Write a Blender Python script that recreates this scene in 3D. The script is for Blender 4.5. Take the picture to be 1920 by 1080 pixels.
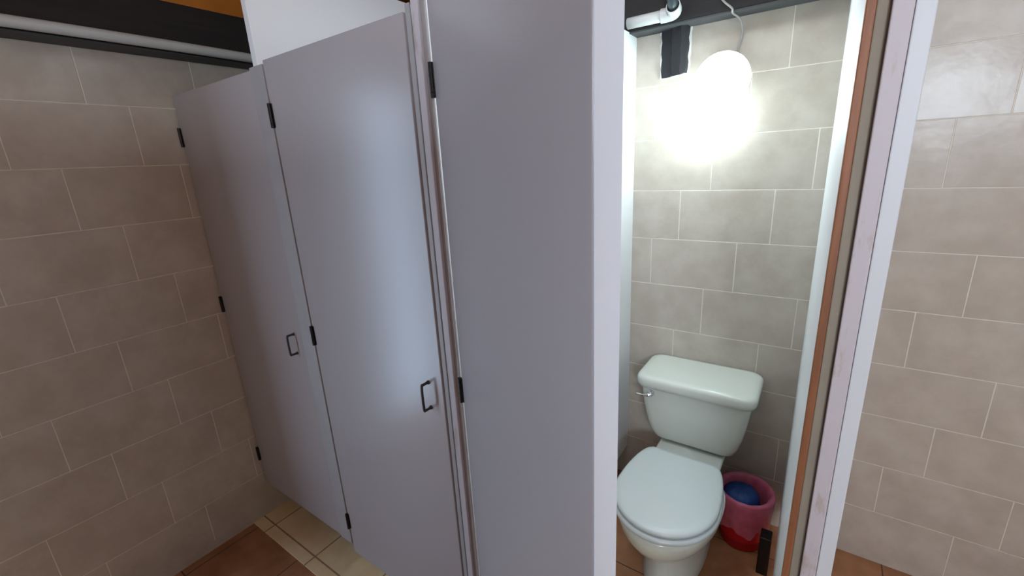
import bpy, bmesh, math, random
from mathutils import Vector, Matrix, noise
random.seed(4)
for o in list(bpy.data.objects): bpy.data.objects.remove(o)
S = bpy.context.scene
C = S.collection
PI = math.pi

# ------------------------------------------------------------------ camera
H = 1.57                                   # eye height; camera stands at x=0, y=0
cam_d = bpy.data.cameras.new('camera'); cam = bpy.data.objects.new('camera', cam_d); C.objects.link(cam)
cam_d.sensor_width = 36; cam_d.lens = 825.4 / 1920 * 36; cam_d.clip_start = 0.02
cam.matrix_world = Matrix(((0.820595, -0.11529, 0.559761, 0), (0.569125, 0.254246, -0.781956, 0),
                           (-0.052165, 0.960243, 0.274248, H), (0, 0, 0, 1)))
S.camera = cam

# ------------------------------------------------------------------ light and exposure
W = bpy.data.worlds.new('world'); S.world = W; W.use_nodes = True
W.node_tree.nodes['Background'].inputs[0].default_value = (0.55, 0.72, 1.0, 1)
W.node_tree.nodes['Background'].inputs[1].default_value = 0.6
S.view_settings.view_transform = 'Standard'; S.view_settings.look = 'None'
S.view_settings.exposure = 0.38; S.view_settings.gamma = 1; S.view_settings.use_curve_mapping = False

def area(name, loc, rot, sx, sy, power, col):
    l = bpy.data.lights.new(name, 'AREA'); l.shape = 'RECTANGLE'; l.size = sx; l.size_y = sy
    l.energy = power; l.color = col
    o = bpy.data.objects.new(name, l); C.objects.link(o); o.location = loc; o.rotation_euler = rot
    return o
DAY = (0.72, 0.84, 1.0)
# daylight through the open doorway in the left wall, and through the window behind the camera
area('doorway_daylight', (-2.16, -0.34, 1.05), (0, -PI/2, 0), 2.08, 0.42, 20.0, (0.56, 0.77, 1.0))
area('window_daylight', (0.86, -1.72, H + 0.41), (PI/2, 0, 0), 0.62, 0.30, 42.0, (0.74, 0.86, 1.0))

# added fill light through an invented ceiling opening above the stalls
area('roof_fill', (-0.30, 1.12, H + 0.90), (0, 0, 0), 1.2, 0.50, 9.0, (0.84, 0.93, 1.0))

# ------------------------------------------------------------------ material helpers
class NT:
    def __init__(s, name):
        s.m = bpy.data.materials.new(name); s.m.use_nodes = True
        s.t = s.m.node_tree; s.b = s.t.nodes['Principled BSDF']
    def n(s, typ, **k):
        x = s.t.nodes.new(typ)
        for a, v in k.items(): setattr(x, a, v)
        return x
    def put(s, sock, v):
        if hasattr(v, 'is_output'): s.t.links.new(v, sock)
        else: sock.default_value = v
    def math(s, op, a, b=0.0, c=None):
        x = s.n('ShaderNodeMath', operation=op); s.put(x.inputs[0], a); s.put(x.inputs[1], b)
        if c is not None: s.put(x.inputs[2], c)
        return x.outputs[0]
    def mix(s, f, a, b):
        x = s.n('ShaderNodeMix', data_type='RGBA'); s.put(x.inputs[0], f); s.put(x.inputs[6], a); s.put(x.inputs[7], b)
        return x.outputs[2]
    def ramp(s, v, lo, hi):
        x = s.n('ShaderNodeMapRange', interpolation_type='SMOOTHSTEP'); s.put(x.inputs[0], v); s.put(x.inputs[1], lo); s.put(x.inputs[2], hi)
        return x.outputs[0]
    def noise(s, scale, detail=3, vec=None, rough=0.5):
        x = s.n('ShaderNodeTexNoise'); x.inputs['Scale'].default_value = scale
        x.inputs['Detail'].default_value = detail; x.inputs['Roughness'].default_value = rough
        if vec is not None: s.put(x.inputs[0], vec)
        return x.outputs[0]
    def bump(s, h, strength, dist):
        x = s.n('ShaderNodeBump'); x.inputs['Strength'].default_value = strength; x.inputs['Distance'].default_value = dist
        s.put(x.inputs['Height'], h); s.put(s.b.inputs['Normal'], x.outputs[0])
    def out(s, col, rough, metal=0.0, spec=0.5, coat=0.0):
        s.put(s.b.inputs['Base Color'], col); s.put(s.b.inputs['Roughness'], rough)
        s.b.inputs['Metallic'].default_value = metal; s.b.inputs['Specular IOR Level'].default_value = spec
        s.b.inputs['Coat Weight'].default_value = coat
        return s.m

def rgb(r, g, b):                                    # sRGB 0-255 to linear
    f = lambda v: (v / 255 / 12.92) if v < 10.3 else ((v / 255 + 0.055) / 1.055) ** 2.4
    return (f(r), f(g), f(b), 1)

def plain(name, col, rough=0.5, metal=0.0, var=0.06, nscale=6, bump=0.0, spec=0.5):
    t = NT(name); g = t.n('ShaderNodeNewGeometry').outputs['Position']
    dark = tuple(c * (1 - var * 2) for c in col[:3]) + (1,)
    t.out(t.mix(t.noise(nscale, 4, g), dark, col), rough, metal, spec)
    if bump: t.bump(t.noise(nscale * 12, 3, g), 0.4, bump)
    return t.m

def tile_mat(name, axis, joint0, shift):
    """Running wall tiles 33 x 20 cm: u along the wall, rows counted down from the top course."""
    t = NT(name); pos = t.n('ShaderNodeNewGeometry').outputs['Position']
    sep = t.n('ShaderNodeSeparateXYZ'); t.put(sep.inputs[0], pos)
    u = sep.outputs[axis]; z = sep.outputs[2]
    TW, TH, Z0 = 0.330, 0.2005, 0.257 + H
    v = t.math('DIVIDE', t.math('SUBTRACT', Z0 + TH, z), TH)        # 0 at top of course 0, growing downwards
    row = t.math('FLOOR', v); fv = t.math('FRACT', t.math('ADD', v, 10.0))
    uu = t.math('DIVIDE', t.math('SUBTRACT', t.math('SUBTRACT', u, joint0), t.math('MULTIPLY', row, shift)), TW)
    col = t.math('FLOOR', uu); fu = t.math('FRACT', t.math('ADD', uu, 50.0))
    du = t.math('MULTIPLY', t.math('MINIMUM', fu, t.math('SUBTRACT', 1.0, fu)), TW)
    dv = t.math('MULTIPLY', t.math('MINIMUM', fv, t.math('SUBTRACT', 1.0, fv)), TH)
    wob = t.math('MULTIPLY', t.math('SUBTRACT', t.noise(25, 2, pos), 0.5), 0.0012)
    d = t.math('ADD', t.math('MINIMUM', du, dv), wob)
    tile = t.math('MAXIMUM', t.ramp(d, 0.0012, 0.0021), t.math('LESS_THAN', z, 0.04))   # 0 in the grout, 1 on the tile
    cv = t.n('ShaderNodeCombineXYZ'); t.put(cv.inputs[0], col); t.put(cv.inputs[1], row)
    wn = t.n('ShaderNodeTexWhiteNoise', noise_dimensions='3D'); t.put(wn.inputs[0], cv.outputs[0])
    sc = t.n('ShaderNodeSeparateColor'); t.put(sc.inputs[0], wn.outputs[1])
    rnd, r1, r2 = sc.outputs[0], sc.outputs[1], sc.outputs[2]
    mott = t.noise(9, 6, pos, 0.62)
    base = t.mix(t.ramp(mott, 0.30, 0.72), rgb(181, 171, 158), rgb(198, 190, 178))
    base = t.mix(t.math('MULTIPLY', rnd, 0.30), base, rgb(184, 173, 160))
    base = t.mix(tile, rgb(230, 222, 208), base)
    rough = t.math('ADD', t.math('MULTIPLY', t.math('SUBTRACT', 1.0, tile), 0.45), 0.27)
    t.out(base, rough, spec=0.34)
    tilt = t.math('ADD', t.math('MULTIPLY', t.math('SUBTRACT', r1, 0.5), t.math('MULTIPLY', fu, TW)),
                  t.math('MULTIPLY', t.math('SUBTRACT', r2, 0.5), t.math('MULTIPLY', fv, TH)))
    h = t.math('ADD', t.math('MULTIPLY', tile, 0.0009), t.math('MULTIPLY', tilt, 0.035))
    h = t.math('ADD', h, t.math('MULTIPLY', t.noise(14, 3, pos), 0.0012))
    t.bump(h, 1.0, 1.0)
    return t.m

def floor_mat():
    t = NT('terracotta floor tile'); pos = t.n('ShaderNodeNewGeometry').outputs['Position']
    sep = t.n('ShaderNodeSeparateXYZ'); t.put(sep.inputs[0], pos)
    ds = []
    for k, off in ((0, 1.655), (1, 0.315)):
        f = t.math('FRACT', t.math('ADD', t.math('DIVIDE', t.math('ADD', sep.outputs[k], off), 0.333), 20.0))
        ds.append(t.math('MINIMUM', f, t.math('SUBTRACT', 1.0, f)))
    d = t.math('MULTIPLY', t.math('MINIMUM', *ds), 0.333)
    tile = t.ramp(d, 0.0014, 0.003)
    base = t.mix(t.ramp(t.noise(5, 6, pos, 0.6), 0.3, 0.7), rgb(144, 96, 64), rgb(180, 130, 94))
    t.out(t.mix(tile, rgb(84, 62, 48), base), 0.42)
    t.bump(t.math('ADD', t.math('MULTIPLY', tile, 0.001), t.math('MULTIPLY', t.noise(30, 3, pos), 0.0005)), 0.6, 1.0)
    return t.m

def strip_mat():
    t = NT('cream border tile'); pos = t.n('ShaderNodeNewGeometry').outputs['Position']
    sep = t.n('ShaderNodeSeparateXYZ'); t.put(sep.inputs[0], pos)
    x, y = sep.outputs[0], sep.outputs[1]
    f = t.math('FRACT', t.math('ADD', t.math('DIVIDE', t.math('ADD', x, 1.603), 0.325), 20.0))
    dx = t.math('MULTIPLY', t.math('MINIMUM', f, t.math('SUBTRACT', 1.0, f)), 0.325)
    dy = t.math('ABSOLUTE', t.math('SUBTRACT', y, 0.697))
    dy2 = t.math('ABSOLUTE', t.math('SUBTRACT', y, 0.95))
    d = t.math('ADD', t.math('MINIMUM', t.math('MINIMUM', dx, dy), dy2), t.math('MULTIPLY', t.math('SUBTRACT', t.noise(30, 2, pos), 0.5), 0.003))
    tile = t.ramp(d, 0.0022, 0.0042)
    base = t.mix(t.ramp(t.noise(7, 5, pos), 0.3, 0.7), rgb(232, 204, 160), rgb(246, 226, 188))
    t.out(t.mix(tile, rgb(158, 130, 98), base), 0.45)
    return t.m

def wood_mat(name, c1, c2, axis=1, rough=0.5, scale=3.0):
    t = NT(name); pos = t.n('ShaderNodeNewGeometry').outputs['Position']
    mp = t.n('ShaderNodeMapping'); t.put(mp.inputs[0], pos)
    sc = [14, 14, 14]; sc[axis] = 0.9; mp.inputs['Scale'].default_value = sc
    t.out(t.mix(t.ramp(t.noise(scale, 5, mp.outputs[0], 0.6), 0.3, 0.7), c1, c2), rough)
    t.bump(t.noise(scale * 2, 4, mp.outputs[0]), 0.3, 0.002)
    return t.m

def board_mat(name, c1, c2, width):
    t = NT(name); pos = t.n('ShaderNodeNewGeometry').outputs['Position']
    sep = t.n('ShaderNodeSeparateXYZ'); t.put(sep.inputs[0], pos)
    f = t.math('FRACT', t.math('ADD', t.math('DIVIDE', sep.outputs[0], width), 20.0))
    gap = t.ramp(t.math('MINIMUM', f, t.math('SUBTRACT', 1.0, f)), 0.0, 0.03)
    mp = t.n('ShaderNodeMapping'); t.put(mp.inputs[0], pos); mp.inputs['Scale'].default_value = (14, 1, 1)
    base = t.mix(t.ramp(t.noise(3, 5, mp.outputs[0]), 0.3, 0.7), c1, c2)
    t.out(t.mix(gap, rgb(50, 26, 8), base), 0.5)
    return t.m

M = {}
M['tile_l'] = tile_mat('beige wall tile left', 1, 0.49, 0.11)
M['tile_b'] = tile_mat('beige wall tile back', 0, -0.15, -0.11)
M['floor'] = floor_mat(); M['strip'] = strip_mat()
M['door'] = plain('grey door paint', rgb(170, 163, 165), 0.27, var=0.02, nscale=3, bump=0.0004)
M['panel'] = plain('white partition paint', rgb(226, 228, 230), 0.45, var=0.02)
M['post'] = plain('worn grey white post paint', rgb(168, 163, 164), 0.5, var=0.09, nscale=14)
M['post_edge'] = plain('pinkish white frame paint', rgb(188, 180, 184), 0.5, var=0.10, nscale=9)
t = NT('pinkish white worn frame paint'); _p = t.n('ShaderNodeNewGeometry').outputs['Position']
_mp = t.n('ShaderNodeMapping'); t.put(_mp.inputs[0], _p); _mp.inputs['Scale'].default_value = (1, 1, 0.25)
_w = t.ramp(t.noise(34, 5, _mp.outputs[0], 0.65), 0.57, 0.68)
t.out(t.mix(t.math('MULTIPLY', _w, 0.55), rgb(188, 181, 186), rgb(158, 136, 118)), 0.5); M['post_edge'] = t.m
M['post_white'] = plain('clean white frame paint', rgb(206, 210, 214), 0.45, var=0.02)
M['edge'] = plain('white edge paint', rgb(222, 235, 250), 0.35, var=0.02)
M['mortar'] = plain('greenish grey frame paint', rgb(150, 140, 124), 0.7, var=0.10, nscale=18)
M['rawwood'] = wood_mat('bare brown wood edge', rgb(112, 70, 46), rgb(150, 96, 62), 2)
M['darkwood'] = wood_mat('near black stained beam', rgb(20, 15, 12), rgb(34, 27, 23), 1, 0.7)
M['darkwood_x'] = wood_mat('near black stained beam across', rgb(20, 18, 18), rgb(32, 30, 30), 0, 0.7)
M['ceil'] = board_mat('orange brown ceiling boards', rgb(168, 98, 26), rgb(200, 124, 40), 0.19)
M['plaster'] = plain('cream plaster', rgb(226, 214, 200), 0.8)
M['pvc'] = plain('white plastic pipe', rgb(196, 199, 197), 0.35, var=0.04, nscale=12)
M['pvc_dark'] = plain('dark grey pipe', rgb(58, 70, 74), 0.4)
M['hinge'] = plain('black hinge metal', rgb(26, 20, 19), 0.45, 0.3, var=0.2, nscale=60)
M['pull'] = plain('dark steel pull', rgb(84, 82, 82), 0.32, 0.8)
M['chrome'] = plain('chrome', rgb(226, 228, 230), 0.12, 1.0)
M['ceramic'] = plain('white ceramic', rgb(212, 216, 207), 0.16, var=0.01)
M['seatplastic'] = plain('white seat plastic', rgb(198, 205, 204), 0.32, var=0.01)
M['blue'] = plain('dark blue cloth', rgb(30, 72, 140), 0.6, var=0.2, nscale=30)
M['underside_grey'] = plain('grey beam underside', rgb(66, 68, 70), 0.6, var=0.08, nscale=10)  # lighter than the beams, for the thin layer added beneath them
M['soot'] = plain('black stained timber stub', rgb(28, 28, 33), 0.6, var=0.2, nscale=25, bump=0.003)
M['white_mortar'] = plain('ragged white mortar', rgb(232, 232, 228), 0.8)
M['cord'] = plain('grey white cord', rgb(160, 158, 152), 0.5)
M['outside'] = plain('metal', rgb(200, 200, 200))

def emit(name, col, s):
    t = NT(name); t.b.inputs['Base Color'].default_value = (0.9, 0.9, 0.9, 1)
    t.b.inputs['Emission Color'].default_value = col; t.b.inputs['Emission Strength'].default_value = s
    return t.m
M['bulb'] = emit('lit bulb', (0.78, 0.98, 1.0, 1), 75)
M['diffuser'] = emit('lit opal cover', (0.82, 0.99, 1.0, 1), 16)

def clear_plastic(name, col, trans, rough):
    t = NT(name); t.out(col, rough)
    t.b.inputs['Transmission Weight'].default_value = trans; t.b.inputs['IOR'].default_value = 1.2
    return t.m
def thin_film(name, col, alpha):
    t = NT(name); g = t.n('ShaderNodeNewGeometry').outputs['Position']
    t.out(col, 0.3); t.put(t.b.inputs['Alpha'], t.math('ADD', t.math('MULTIPLY', t.noise(30, 4, g), 0.35), alpha - 0.17))
    return t.m
M['bin'] = plain('red translucent plastic', rgb(222, 14, 40), 0.3, var=0.05)
M['bag'] = thin_film('thin pink bag', rgb(244, 140, 172), 0.55)

# ------------------------------------------------------------------ geometry helpers
def obj(name, bm, mat, parent=None, smooth=False, bevel=0.0, seg=2, subd=0):
    bmesh.ops.recalc_face_normals(bm, faces=bm.faces)
    me = bpy.data.meshes.new(name); bm.to_mesh(me); bm.free()
    for m in (mat if isinstance(mat, (list, tuple)) else [mat]): me.materials.append(m)
    o = bpy.data.objects.new(name, me); C.objects.link(o)
    if parent: o.parent = parent
    if smooth:
        for p in me.polygons: p.use_smooth = True
    if bevel:
        b = o.modifiers.new('bevel', 'BEVEL'); b.width = bevel; b.segments = seg; b.limit_method = 'ANGLE'; b.angle_limit = 0.6
    if subd:
        s = o.modifiers.new('subd', 'SUBSURF'); s.levels = subd; s.render_levels = subd
    return o
def box(bm, x0, x1, y0, y1, z0, z1, mi=0):
    vs = [bm.verts.new((x, y, z)) for x in (x0, x1) for y in (y0, y1) for z in (z0, z1)]
    for f in ((0, 1, 3, 2), (4, 6, 7, 5), (0, 4, 5, 1), (2, 3, 7, 6), (0, 2, 6, 4), (1, 5, 7, 3)):
        bm.faces.new([vs[i] for i in f]).material_index = mi
    return vs
def mbox(*a):
    bm = bmesh.new(); box(bm, *a); return bm
def tube(bm, pts, r, n=16, caps=True):
    pts = [Vector(p) for p in pts]; rings = []; up = None
    for i, p in enumerate(pts):
        d = (pts[min(i + 1, len(pts) - 1)] - pts[max(i - 1, 0)]).normalized()
        if up is None: up = d.orthogonal().normalized()
        up = (up - d * up.dot(d)).normalized(); sd = d.cross(up)
        rr = r[i] if isinstance(r, (list, tuple)) else r
        rings.append([bm.verts.new(p + rr * (math.cos(2*PI*k/n) * up + math.sin(2*PI*k/n) * sd)) for k in range(n)])
    for a, b in zip(rings, rings[1:]):
        for k in range(n): bm.faces.new((a[k], a[(k+1) % n], b[(k+1) % n], b[k]))
    if caps: bm.faces.new(rings[0][::-1]); bm.faces.new(rings[-1])
    return bm
def mtube(pts, r, n=16, caps=True):
    return tube(bmesh.new(), pts, r, n, caps)
def loft(bm, rings, cap0=True, cap1=True):
    rs = [[bm.verts.new(p) for p in ring] for ring in rings]; n = len(rs[0])
    for a, b in zip(rs, rs[1:]):
        for k in range(n): bm.faces.new((a[k], a[(k+1) % n], b[(k+1) % n], b[k]))
    if cap0: bm.faces.new(rs[0][::-1])
    if cap1: bm.faces.new(rs[-1])
    return bm
def bez(pts, n=24):                                   # Catmull-Rom through pts
    P = [Vector(p) for p in pts]; P = [P[0]] + P + [P[-1]]; out = []
    for i in range(1, len(P) - 2):
        for k in range(n):
            t = k / n; a, b, c, d = P[i-1:i+3]
            out.append(0.5 * ((2*b) + (c - a) * t + (2*a - 5*b + 4*c - d) * t*t + (3*b - a - 3*c + d) * t**3))
    out.append(P[-2]); return out
def struct(o, name=None): o['kind'] = 'structure'; return o
def tag(o, label, cat, group=None):
    o['label'] = label; o['category'] = cat
    if group: o['group'] = group
    return o
def empty(name, loc, label, cat, group=None, rz=0.0):
    o = bpy.data.objects.new(name, None); C.objects.link(o); o.location = loc; o.rotation_euler = (0, 0, rz)
    o.empty_display_size = 0.1
    return tag(o, label, cat, group)

# ------------------------------------------------------------------ the setting
XL, XR, YB, YF, ZC = -2.03, 1.40, 1.875, -1.60, H + 0.80
struct(obj('floor', mbox(XL - 0.12, XR + 0.12, YF - 0.12, YB + 0.12, -0.10, 0.0), M['floor']))
struct(obj('trim_1', mbox(XL, XR, 0.648, 1.10, 0.0, 0.004), M['strip'], bevel=0.001))
bm = bmesh.new()
box(bm, XL - 0.12, XR + 0.12, YF - 0.12, 0.87, ZC, ZC + 0.06); box(bm, XL - 0.12, XR + 0.12, 1.37, YB + 0.12, ZC, ZC + 0.06)
box(bm, XL - 0.12, -0.92, 0.87, 1.37, ZC, ZC + 0.06); box(bm, 0.33, XR + 0.12, 0.87, 1.37, ZC, ZC + 0.06)  # leaves an added opening for the roof fill light
struct(obj('ceiling', bm, M['ceil']))
TOP = H + 0.433                                       # top edge of the tiling
bm = bmesh.new()                                      # left wall with a doorway beside the camera
box(bm, XL - 0.10, XL, -0.12, YB + 0.10, 0, TOP); box(bm, XL - 0.10, XL, YF - 0.10, -0.60, 0, TOP)
struct(obj('wall_left', bm, M['tile_l']))
bm = bmesh.new(); box(bm, XL - 0.10, XR + 0.10, YB, YB + 0.10, 0, H + 0.447)
struct(obj('wall_back', bm, M['tile_b']))
bm = bmesh.new()                                      # wall behind the camera, with a window
box(bm, XL, 0.54, YF - 0.10, YF, 0, ZC); box(bm, 1.18, XR, YF - 0.10, YF, 0, ZC)
box(bm, 0.54, 1.18, YF - 0.10, YF, 0, H + 0.24); box(bm, 0.54, 1.18, YF - 0.10, YF, H + 0.58, ZC)
struct(obj('wall_front', bm, M['plaster']))
struct(obj('wall_right', mbox(XR, XR + 0.10, YF - 0.10, YB, 0, ZC), M['plaster']))
# upper strips of wall above the tiling, behind the beams
struct(obj('trim_2', mbox(XL - 0.10, XL, YF - 0.10, YB + 0.10, TOP, ZC), M['ceil']))
struct(obj('wall_shade_blocker', mbox(-1.36, 0.24, -0.53, -0.45, 0, H + 0.28), M['plaster']))  # low wall added out of view to shade the left wall and doors
struct(obj('trim_3', mbox(XL, XR + 0.10, YB, YB + 0.10, H + 0.447, ZC), M['darkwood_x']))

# beams and pipes
tag(obj('ceiling_beam', mbox(XL, XL + 0.10, YF, YB, H + 0.433, H + 0.592), M['darkwood'], bevel=0.004),
    'near-black timber beam running along the top of the left tiled wall', 'beam')
b1 = bpy.context.scene.objects['ceiling_beam']
obj('underside_layer', mbox(XL, XL + 0.098, YF, YB, H + 0.4275, H + 0.4328), M['underside_grey'], b1)['label'] = 'grey underside'  # thin layer added to make the beam's underside greyer than its front
tag(obj('ceiling_beam', mbox(XL + 0.10, XR, 1.79, YB, H + 0.447, H + 0.62), M['darkwood_x'], bevel=0.004),
    'near-black timber beam above the tiled wall behind the toilet', 'beam')
obj('underside_layer', mbox(XL + 0.10, XR, 1.792, YB, H + 0.4415, H + 0.4468), M['underside_grey'], bpy.context.scene.objects['ceiling_beam.001'])['label'] = 'grey underside'
pts = [(-1.908, y, H + 0.444 + 0.004 * math.sin(y * 3)) for y in [YF + 0.02 + 0.1 * k for k in range(35)] if y < YB - 0.09]
tag(obj('water_pipe', mtube(pts, 0.0165, 18), M['pvc'], smooth=True),
    'long white plastic pipe under the dark beam along the left tiled wall', 'pipe')
pe = empty('water_pipe', (-0.58, 1.765, H + 0.469),
           'short white plastic pipe ending in an elbow, above the toilet stall', 'pipe')
obj('pipe_run', mtube([(-0.092, 0, 0), (0.05, 0, 0.0)], 0.019, 20), M['pvc'], pe, smooth=True)
bm = bmesh.new()
tube(bm, bez([(0.03, 0, 0), (0.055, 0, 0), (0.074, -0.006, 0.002), (0.082, -0.024, 0.006), (0.083, -0.048, 0.012)], 6),
     0.0235, 22, caps=False)
obj('elbow', bm, M['pvc'], pe, smooth=True).modifiers.new('s', 'SOLIDIFY').thickness = 0.003
obj('dark_pipe', mtube(bez([(0.082, -0.026, 0.008), (0.083, -0.050, 0.016), (0.083, -0.066, 0.040), (0.080, -0.070, 0.10), (0.080, -0.070, 0.20)], 6), 0.0165, 20),
    M['pvc_dark'], pe, smooth=True)['label'] = 'dark grey pipe pushed into the elbow'

# black timber stub let into the tiles below the beam
st = empty('timber_stub', (-0.525, YB, H + 0.28), 'black timber stub hanging below the beam, set into the tiles', 'timber stub')
bm = bmesh.new()
n = 9; L_, R_ = [], []
prof = [(-0.050, 0.0), (-0.050, -0.012), (-0.012, -0.014), (-0.006, -0.034), (0.030, -0.044), (0.048, -0.036), (0.050, 0.0)]
rings = []
for k in range(n):
    z = 0.004 + k * 0.163 / (n - 1)
    s = 0.96 + 0.05 * k / n
    rings.append([(x * s + 0.002 * math.sin(k * 2.1 + x * 90), y * (0.9 + 0.25 * k / n), z + (0.004 * math.sin(x * 160) if k == 0 else 0)) for x, y in prof])
loft(bm, rings); obj('stub', bm, M['soot'], st)
bm = bmesh.new()                                      # broken mortar rim round the notch
rnd = random.Random(2)
def rag(pts, w):
    a = [Vector(p) for p in pts]; i0 = []; o0 = []
    for p in a:
        i0.append(p); 
    return a
def ragged(bm, x0, z0, x1, z1, nx, nz, w, steps=14):
    prev = None
    for k in range(steps + 1):
        t = k / steps; x = x0 + (x1 - x0) * t; z = z0 + (z1 - z0) * t
        ww = w * (0.45 + rnd.random())
        q = [bm.verts.new(c) for c in ((x - nx * 0.004, -0.001, z - nz * 0.004), (x - nx * 0.004, -0.006, z - nz * 0.004),
                                      (x + nx * ww, -0.004, z + nz * ww), (x + nx * ww, -0.001, z + nz * ww))]
        if prev:
            for j in range(4): bm.faces.new((prev[j], prev[(j+1) % 4], q[(j+1) % 4], q[j]))
        else: bm.faces.new(q)
        prev = q
    bm.faces.new(prev[::-1])
ragged(bm, -0.050, 0.165, -0.048, 0.0, -1, 0, 0.006); ragged(bm, -0.052, 0.003, 0.05, 0.003, 0, -1, 0.005); ragged(bm, 0.05, 0.0, 0.052, 0.165, 1, 0, 0.004)
obj('mortar_rim', bm, M['white_mortar'], st)['label'] = 'ragged white mortar around the stub'

# lamp on the back wall of the toilet stall
lp = empty('wall_lamp', (-0.36, YB, H + 0.235), 'lit round white wall lamp with glaring bulb above the toilet', 'lamp')
def disc_bm(c, nrm, prof, n=40):
    nrm = Vector(nrm).normalized(); u = nrm.orthogonal().normalized(); w = nrm.cross(u); c = Vector(c)
    return loft(bmesh.new(), [[c + nrm * h + (u * math.cos(2*PI*k/n) + w * math.sin(2*PI*k/n)) * r for k in range(n)] for h, r in prof])
obj('mount', disc_bm((0, 0, 0), (0, -1, 0), [(0.0, 0.035), (0.05, 0.035)]), M['panel'], lp, smooth=False)
obj('cover', disc_bm((0.013, -0.048, 0.004), (0, -1, 0.0), [(0.0081, 0.0925), (0.012, 0.092), (0.020, 0.086), (0.027, 0.066), (0.030, 0.03)]),
    M['diffuser'], lp, smooth=True)['label'] = 'round opal cover'
obj('back_plate', disc_bm((0.013, -0.048, 0.004), (0, -1, 0.0), [(0, 0.078), (0.003, 0.089), (0.008, 0.0935)]), M['panel'], lp, smooth=True)
obj('bulb', disc_bm((-0.028, -0.048, -0.085), (-0.35, -0.05, -0.9), [(-0.02, 0.015), (0.0, 0.018), (0.02, 0.030), (0.038, 0.036), (0.055, 0.034), (0.068, 0.022), (0.074, 0.006)], 24),
    M['bulb'], lp, smooth=True)['label'] = 'glaring white bulb'
obj('bulb_socket', mtube([(-0.010, -0.040, -0.030), (-0.024, -0.047, -0.075)], 0.013, 16), M['diffuser'], lp, smooth=True)
cd = bez([(-0.370, 1.80, H + 0.50), (-0.345, 1.776, H + 0.47), (-0.322, 1.778, H + 0.448), (-0.323, 1.80, H + 0.440), (-0.305, 1.845, H + 0.425), (-0.300, 1.865, H + 0.39),
          (-0.306, 1.868, H + 0.355), (-0.316, 1.868, H + 0.30), (-0.322, 1.866, H + 0.262)], 8)
tag(obj('lamp_cord', mtube(cd, 0.0032, 8), M['cord'], smooth=True), 'thin grey cord running down from the beam to the round lamp', 'cord')

# ------------------------------------------------------------------ partitions between the stalls
def partition(x0, x1, y0, y1, z0, z1, label, lean=0.0, feet=()):
    """white panel from y0 to y1; lean shifts its back end sideways"""
    o = empty('cubicle_partition', (0, 0, 0), label, 'partition', 'partitions between the toilet stalls')
    o['kind'] = 'thing'
    bm = bmesh.new(); vs = box(bm, x0, x1, y0, y1, z0, z1)
    for v in vs:
        if v.co.y > (y0 + y1) / 2: v.co.x += lean
    obj('panel', bm, M['panel'], o, bevel=0.0015)
    return o
DP = 0.74                                             # distance of the stall fronts
p12 = partition(-1.410, -1.386, 0.737, YB, 0.17, H + 0.600, 'tall white partition rising above the doors between the first two stalls')
p23 = partition(-0.744, -0.722, 0.746, YB, 0.165, H + 0.600, 'white partition on the left side of the open toilet stall')
p34 = partition(0.014, 0.052, 0.765, YB, 0.17, H + 0.600, 'white partition on the right side of the open toilet stall', lean=-0.018)
obj('filler_strip', mbox(-0.7218, -0.676, 1.60, YB, 0.165, H + 0.447), M['panel'], p23, bevel=0.001)
def stile(parent, parts):
    for name, x0, x1, y0, y1, z0, z1, m in parts: obj(name, mbox(x0, x1, y0, y1, z0, z1), M[m], parent, bevel=0.0015)
# post between door one and two
stile(p12, [('post', -1.432, -1.359, 0.7345, 0.760, 0.172, H + 0.306, 'post')])
# post between door two and three: two jamb strips either side of a raised centre strip
stile(p23, [('jamb_strip', -0.768, -0.7535, 0.741, 0.745, 0.13, H + 0.33, 'post'),
            ('jamb_strip', -0.7455, -0.728, 0.740, 0.7459, 0.13, H + 0.600, 'post'),
            ('centre_strip', -0.735, -0.716, 0.726, 0.7398, 0.13, H + 0.600, 'post_edge'),
            ('jamb_strip', -0.7158, -0.7030, 0.734, 0.740, 0.13, H + 0.33, 'post')])
obj('latch_hole', mtube([(-0.7395, 0.7405, H - 0.607), (-0.7395, 0.7385, H - 0.607)], 0.0035, 10), M['hinge'], p23)
# post at the right of the toilet stall: bare wood, grey strip, pinkish board, white board
stile(p34, [('wood_edge_strip', 0.0135, 0.0240, 0.740, 0.764, 0.0, H + 0.600, 'rawwood'),
            ('grey_strip', 0.0241, 0.0385, 0.744, 0.764, 0.0, H + 0.600, 'mortar'),
            ('frame_board', 0.0386, 0.0590, 0.733, 0.790, 0.0, H + 0.600, 'post_edge'),
            ('frame_board', 0.0596, 0.0790, 0.735, 0.790, 0.0, H + 0.600, 'post_white')])
obj('foot_block', mbox(-0.054, -0.016, 1.585, 1.64, 0.0, 0.169), M['hinge'], p34, bevel=0.003)['label'] = 'dark block under the partition beside the bin'

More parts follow.
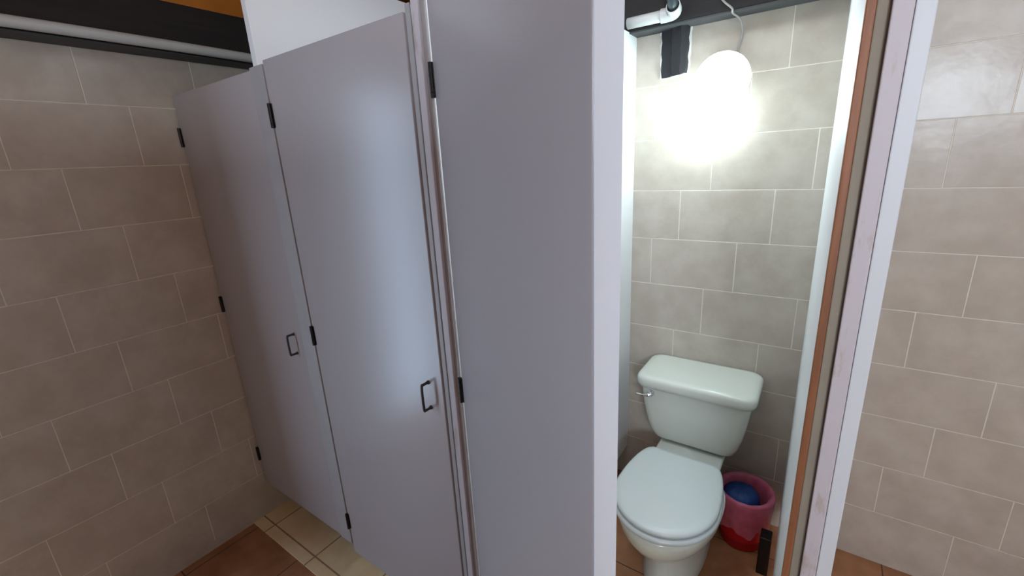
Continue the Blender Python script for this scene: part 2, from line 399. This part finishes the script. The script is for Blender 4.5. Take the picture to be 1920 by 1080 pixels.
# ------------------------------------------------------------------ stall doors
def make_door(name, hx, hy, w, z0, z1, ang, label, handle=None, hinges=(), thick=0.026):
    d = empty('stall_door', (hx, hy, z0), label, 'door', 'grey doors of the toilet stalls', rz=ang)
    d['kind'] = 'thing'
    h = z1 - z0
    obj('door_panel', mbox(0.0, w - 0.0008, 0.0, thick, 0, h), M['door'], d, bevel=0.0018)
    if ang: obj('edge_band', mbox(w - 0.0007, w + 0.0005, 0.001, thick - 0.001, 0, h), M['edge'], d)['label'] = 'white painted free edge'
    for hz in hinges:
        c = hz - z0; bm = bmesh.new()
        tube(bm, [(0.0, -0.005, c - 0.034), (0.0, -0.005, c + 0.034)], 0.0052, 12)
        for q in (-0.024, -0.008, 0.008, 0.024):
            tube(bm, [(0.0, -0.005, c + q - 0.0008), (0.0, -0.005, c + q + 0.0008)], 0.0058, 12)
        box(bm, 0.0005, 0.0075, -0.0022, 0.001, c - 0.033, c + 0.033)
        obj('hinge', bm, M['hinge'], d, bevel=0.0006)['label'] = 'black hinge'
    if handle:
        ux, uz, ln, pr = handle; uz -= z0; bm = bmesh.new()
        tube(bm, bez([(ux, 0.0, uz + ln/2), (ux - 0.001, -pr * 0.75, uz + ln/2), (ux - 0.002, -pr, uz + ln/2 - 0.006), (ux - 0.002, -pr, uz - ln/2 + 0.006),
                      (ux - 0.001, -pr * 0.75, uz - ln/2), (ux, 0.0, uz - ln/2)], 6), 0.0038, 12)
        for s in (1, -1): tube(bm, [(ux, 0.0, uz + s * ln/2), (ux, -0.003, uz + s * ln/2)], 0.0056, 14)
        obj('handle', bm, M['pull'], d, smooth=True)['label'] = 'dark metal pull handle'
    return d
make_door('door', -2.022, DP - 0.003, 0.588, 0.175, H + 0.300, 0, 'closed grey stall door against the left tiled wall',
          (0.535, H - 0.580, 0.072, 0.024), (H + 0.154, H - 0.508, H - 1.237))
make_door('door', -1.355, DP - 0.003, 0.585, 0.135, H + 0.315, 0, 'closed grey stall door below the tall white partition panel',
          (0.533, H - 0.597, 0.076, 0.024), (H + 0.167, H - 0.523, H - 1.285))
make_door('door', -0.690, DP - 0.012, 0.68, 0.130, H + 0.325, -math.radians(37), 'grey stall door swung open toward the viewer beside the toilet',
          (0.60, H - 0.597, 0.076, 0.024), (H + 0.171, H - 0.541, H - 1.287))

# ------------------------------------------------------------------ toilet
TX = -0.336
to = empty('toilet', (TX, 1.50, 0), 'white two-piece toilet with closed lid in the open stall', 'toilet')
def egg(yb, yf, a, z, sq=2.4, n=56, yc=None, pf=2.0):
    """closed outline: rounded front, squarer back; y relative to the toilet origin (front is -y)"""
    if yc is None: yc = yf + (yb - yf) * 0.56
    out = []
    for k in range(n):
        t = 2 * PI * k / n; c, s = math.cos(t), math.sin(t)
        p = sq if s > 0 else pf
        x = a * math.copysign(abs(c) ** (2 / p), c)
        y = yc + (yb - yc if s > 0 else yc - yf) * math.copysign(abs(s) ** (2 / p), s)
        out.append((x, y, z))
    return out
# pedestal and bowl, one ceramic surface from the floor to the rim
R = [egg(0.26, -0.215, 0.108, 0.001, 3.0), egg(0.26, -0.22, 0.112, 0.012, 3.0), egg(0.25, -0.205, 0.102, 0.045, 3.0), egg(0.24, -0.19, 0.094, 0.10, 3.0),
     egg(0.22, -0.19, 0.093, 0.16, 2.8), egg(0.20, -0.215, 0.104, 0.20, 2.8), egg(0.17, -0.275, 0.128, 0.245, 2.6),
     egg(0.14, -0.335, 0.152, 0.29, 2.4), egg(0.11, -0.366, 0.168, 0.335, 2.4), egg(0.09, -0.378, 0.175, 0.375, 2.4), egg(0.085, -0.380, 0.177, 0.393, 2.4),
     egg(0.08, -0.374, 0.172, 0.402, 2.4), egg(0.07, -0.30, 0.13, 0.403, 2.4)]
bm = bmesh.new(); loft(bm, R); obj('bowl', bm, M['ceramic'], to, smooth=True)
# deck between bowl and tank
def rrect(x0, x1, y0, y1, z, r, n=6):
    out = []
    for cx, cy, a0 in ((x1 - r, y1 - r, 0), (x0 + r, y1 - r, 90), (x0 + r, y0 + r, 180), (x1 - r, y0 + r, 270)):
        for k in range(n + 1):
            t = math.radians(a0 + 90 * k / n); out.append((cx + r * math.cos(t), cy + r * math.sin(t), z))
    return out
bm = bmesh.new()
loft(bm, [rrect(-0.085, 0.085, 0.0, 0.26, 0.20, 0.03), rrect(-0.10, 0.10, -0.01, 0.29, 0.30, 0.03), rrect(-0.118, 0.118, -0.03, 0.31, 0.35, 0.03), rrect(-0.125, 0.125, -0.03, 0.315, 0.375, 0.025),
          rrect(-0.125, 0.125, -0.03, 0.315, 0.392, 0.025), rrect(-0.118, 0.118, -0.025, 0.31, 0.397, 0.02)])
obj('deck', bm, M['ceramic'], to, smooth=True)
def lidshape(a, yf, yb, z, bw, n=64):
    """seat outline, flat back of half width bw"""
    out = []; yc = yf + a * 1.12
    for k in range(n):
        t = 2 * PI * k / n; c, s = math.cos(t), math.sin(t)
        if s <= 0: out.append((a * c, yc + (yc - yf) * s, z))
        else:
            y = yc + (yb - yc) * min(1.0, s * 1.08)
            if s * 1.08 >= 1.0: x = c / math.sqrt(1 - (1/1.08)**2) * bw
            else: x = math.copysign(bw + (a - bw) * math.sqrt(max(0, 1 - (s * 1.08) ** 1.9)), c)
            out.append((x, y, z))
    return out
def slab(prof, **k):
    bm = bmesh.new(); loft(bm, [lidshape(a, yf, yb, z, bw) for a, yf, yb, z, bw in prof]); return bm
obj('seat', slab([(0.166, -0.372, 0.055, 0.404, 0.112), (0.175, -0.381, 0.058, 0.408, 0.105), (0.177, -0.383, 0.06, 0.413, 0.105), (0.174, -0.380, 0.058, 0.421, 0.10), (0.166, -0.372, 0.05, 0.424, 0.10)]),
    M['seatplastic'], to, smooth=True)
obj('seat_lid', slab([(0.158, -0.361, 0.048, 0.4255, 0.110), (0.169, -0.372, 0.050, 0.428, 0.114), (0.1715, -0.3745, 0.052, 0.433, 0.116), (0.170, -0.373, 0.051, 0.439, 0.114), (0.163, -0.366, 0.046, 0.4435, 0.110),
                      (0.145, -0.348, 0.03, 0.4455, 0.102)]), M['seatplastic'], to, smooth=True)
for s in (-1, 1):
    obj('seat_hinge', mtube([(s * 0.062, 0.060, 0.410), (s * 0.090, 0.060, 0.410)], 0.0085, 14), M['seatplastic'], to, smooth=True)
# tank: wider and deeper toward the top, rounded lower corners
def tank_ring(z, hw, y0, y1, r): return rrect(-hw, hw, y0, y1, z, r, 7)
bm = bmesh.new()
loft(bm, [tank_ring(0.400, 0.118, 0.20, 0.335, 0.03), tank_ring(0.404, 0.142, 0.175, 0.348, 0.035), tank_ring(0.418, 0.158, 0.160, 0.355, 0.036), tank_ring(0.45, 0.171, 0.150, 0.358, 0.036),
          tank_ring(0.50, 0.184, 0.142, 0.360, 0.036), tank_ring(0.57, 0.196, 0.135, 0.362, 0.036), tank_ring(0.64, 0.204, 0.130, 0.364, 0.036), tank_ring(0.664, 0.206, 0.129, 0.364, 0.036)])
tk = obj('tank', bm, M['ceramic'], to, smooth=True)
bm = bmesh.new()
loft(bm, [tank_ring(0.655, 0.207, 0.124, 0.366, 0.04), tank_ring(0.658, 0.218, 0.113, 0.369, 0.045), tank_ring(0.672, 0.2225, 0.108, 0.370, 0.048), tank_ring(0.690, 0.2225, 0.108, 0.370, 0.048),
          tank_ring(0.700, 0.219, 0.112, 0.367, 0.048), tank_ring(0.706, 0.210, 0.121, 0.360, 0.045), tank_ring(0.708, 0.19, 0.14, 0.345, 0.035)])
obj('tank_lid', bm, M['ceramic'], to, smooth=True)
bm = bmesh.new()
tube(bm, [(-0.158, 0.134, 0.632), (-0.158, 0.122, 0.632)], [0.014, 0.013], 20)
tube(bm, [(-0.158, 0.122, 0.632), (-0.158, 0.112, 0.632)], [0.009, 0.010], 16)
tube(bm, bez([(-0.152, 0.112, 0.632), (-0.165, 0.106, 0.631), (-0.185, 0.103, 0.628), (-0.210, 0.104, 0.628)], 6), [0.0085] * 7 + [0.0075, 0.006, 0.005, 0.0045] + [0.0045] * 8, 14)
obj('flush_lever', bm, M['chrome'], tk, smooth=True)['label'] = 'chrome flush lever'

# ------------------------------------------------------------------ waste bin with pink bag
BX, BY = -0.128, 1.737
bn = empty('waste_bin', (BX, BY, 0), 'red plastic waste bin lined with a pink bag beside the toilet', 'waste bin')
nb = 72
def circ(r, z, wob=0.0, ph=0.0, f=9, zw=0.0):
    out = []; r *= 0.94
    for k in range(nb):
        t = 2 * PI * k / nb
        q = noise.noise(Vector((math.cos(t) * 2.2 + ph, math.sin(t) * 2.2, z * 9 + ph)))
        q2 = math.sin(f * t + ph * 5) * 0.35
        rr = r + wob * (q * 1.2 + q2)
        out.append((rr * math.cos(t), rr * math.sin(t), z + zw * noise.noise(Vector((math.cos(t) * 3, math.sin(t) * 3, ph + 3.1)))))
    return out
bm = bmesh.new()
loft(bm, [circ(0.078, 0.001), circ(0.082, 0.004), circ(0.088, 0.06), circ(0.096, 0.15), circ(0.102, 0.228), circ(0.106, 0.232), circ(0.106, 0.238), circ(0.102, 0.239),
          circ(0.100, 0.232), circ(0.094, 0.15), circ(0.084, 0.012)], True, True)
obj('bin_body', bm, M['bin'], bn, smooth=True)
bm = bmesh.new()                                      # bag: hangs outside, folds over the rim and lines the inside
loft(bm, [circ(0.104, 0.095, 0.007, 0.3, 11, 0.035), circ(0.107, 0.12, 0.006, 0.35, 11, 0.02), circ(0.1095, 0.16, 0.004, 0.5, 12), circ(0.112, 0.205, 0.003, 0.7, 12), circ(0.114, 0.236, 0.002, 0.9, 13), circ(0.110, 0.247, 0.002, 1.1, 13),
          circ(0.101, 0.246, 0.002, 1.2, 13), circ(0.092, 0.236, 0.003, 1.4, 11), circ(0.086, 0.20, 0.004, 1.7, 9), circ(0.080, 0.13, 0.005, 2.0, 8), circ(0.060, 0.07, 0.004, 2.2, 7), circ(0.02, 0.05, 0.002, 2.4, 5)], False, True)
obj('bin_bag', bm, M['bag'], bn, smooth=True)['label'] = 'thin pink plastic bag folded over the rim'
bm = bmesh.new()
rr = []
for h, r in ((0.110, 0.02), (0.118, 0.045), (0.150, 0.066), (0.190, 0.073), (0.218, 0.069), (0.235, 0.054), (0.243, 0.030), (0.245, 0.008)):
    rr.append([(BX - 0.014 + x, BY - 0.004 + y, z) for x, y, z in circ(r, h, 0.003, 4.0, 5, 0.004)])
loft(bm, rr)
tag(obj('cloth_bundle', bm, M['blue'], smooth=True), 'dark blue rounded bundle inside the pink-bagged waste bin', 'bundle')
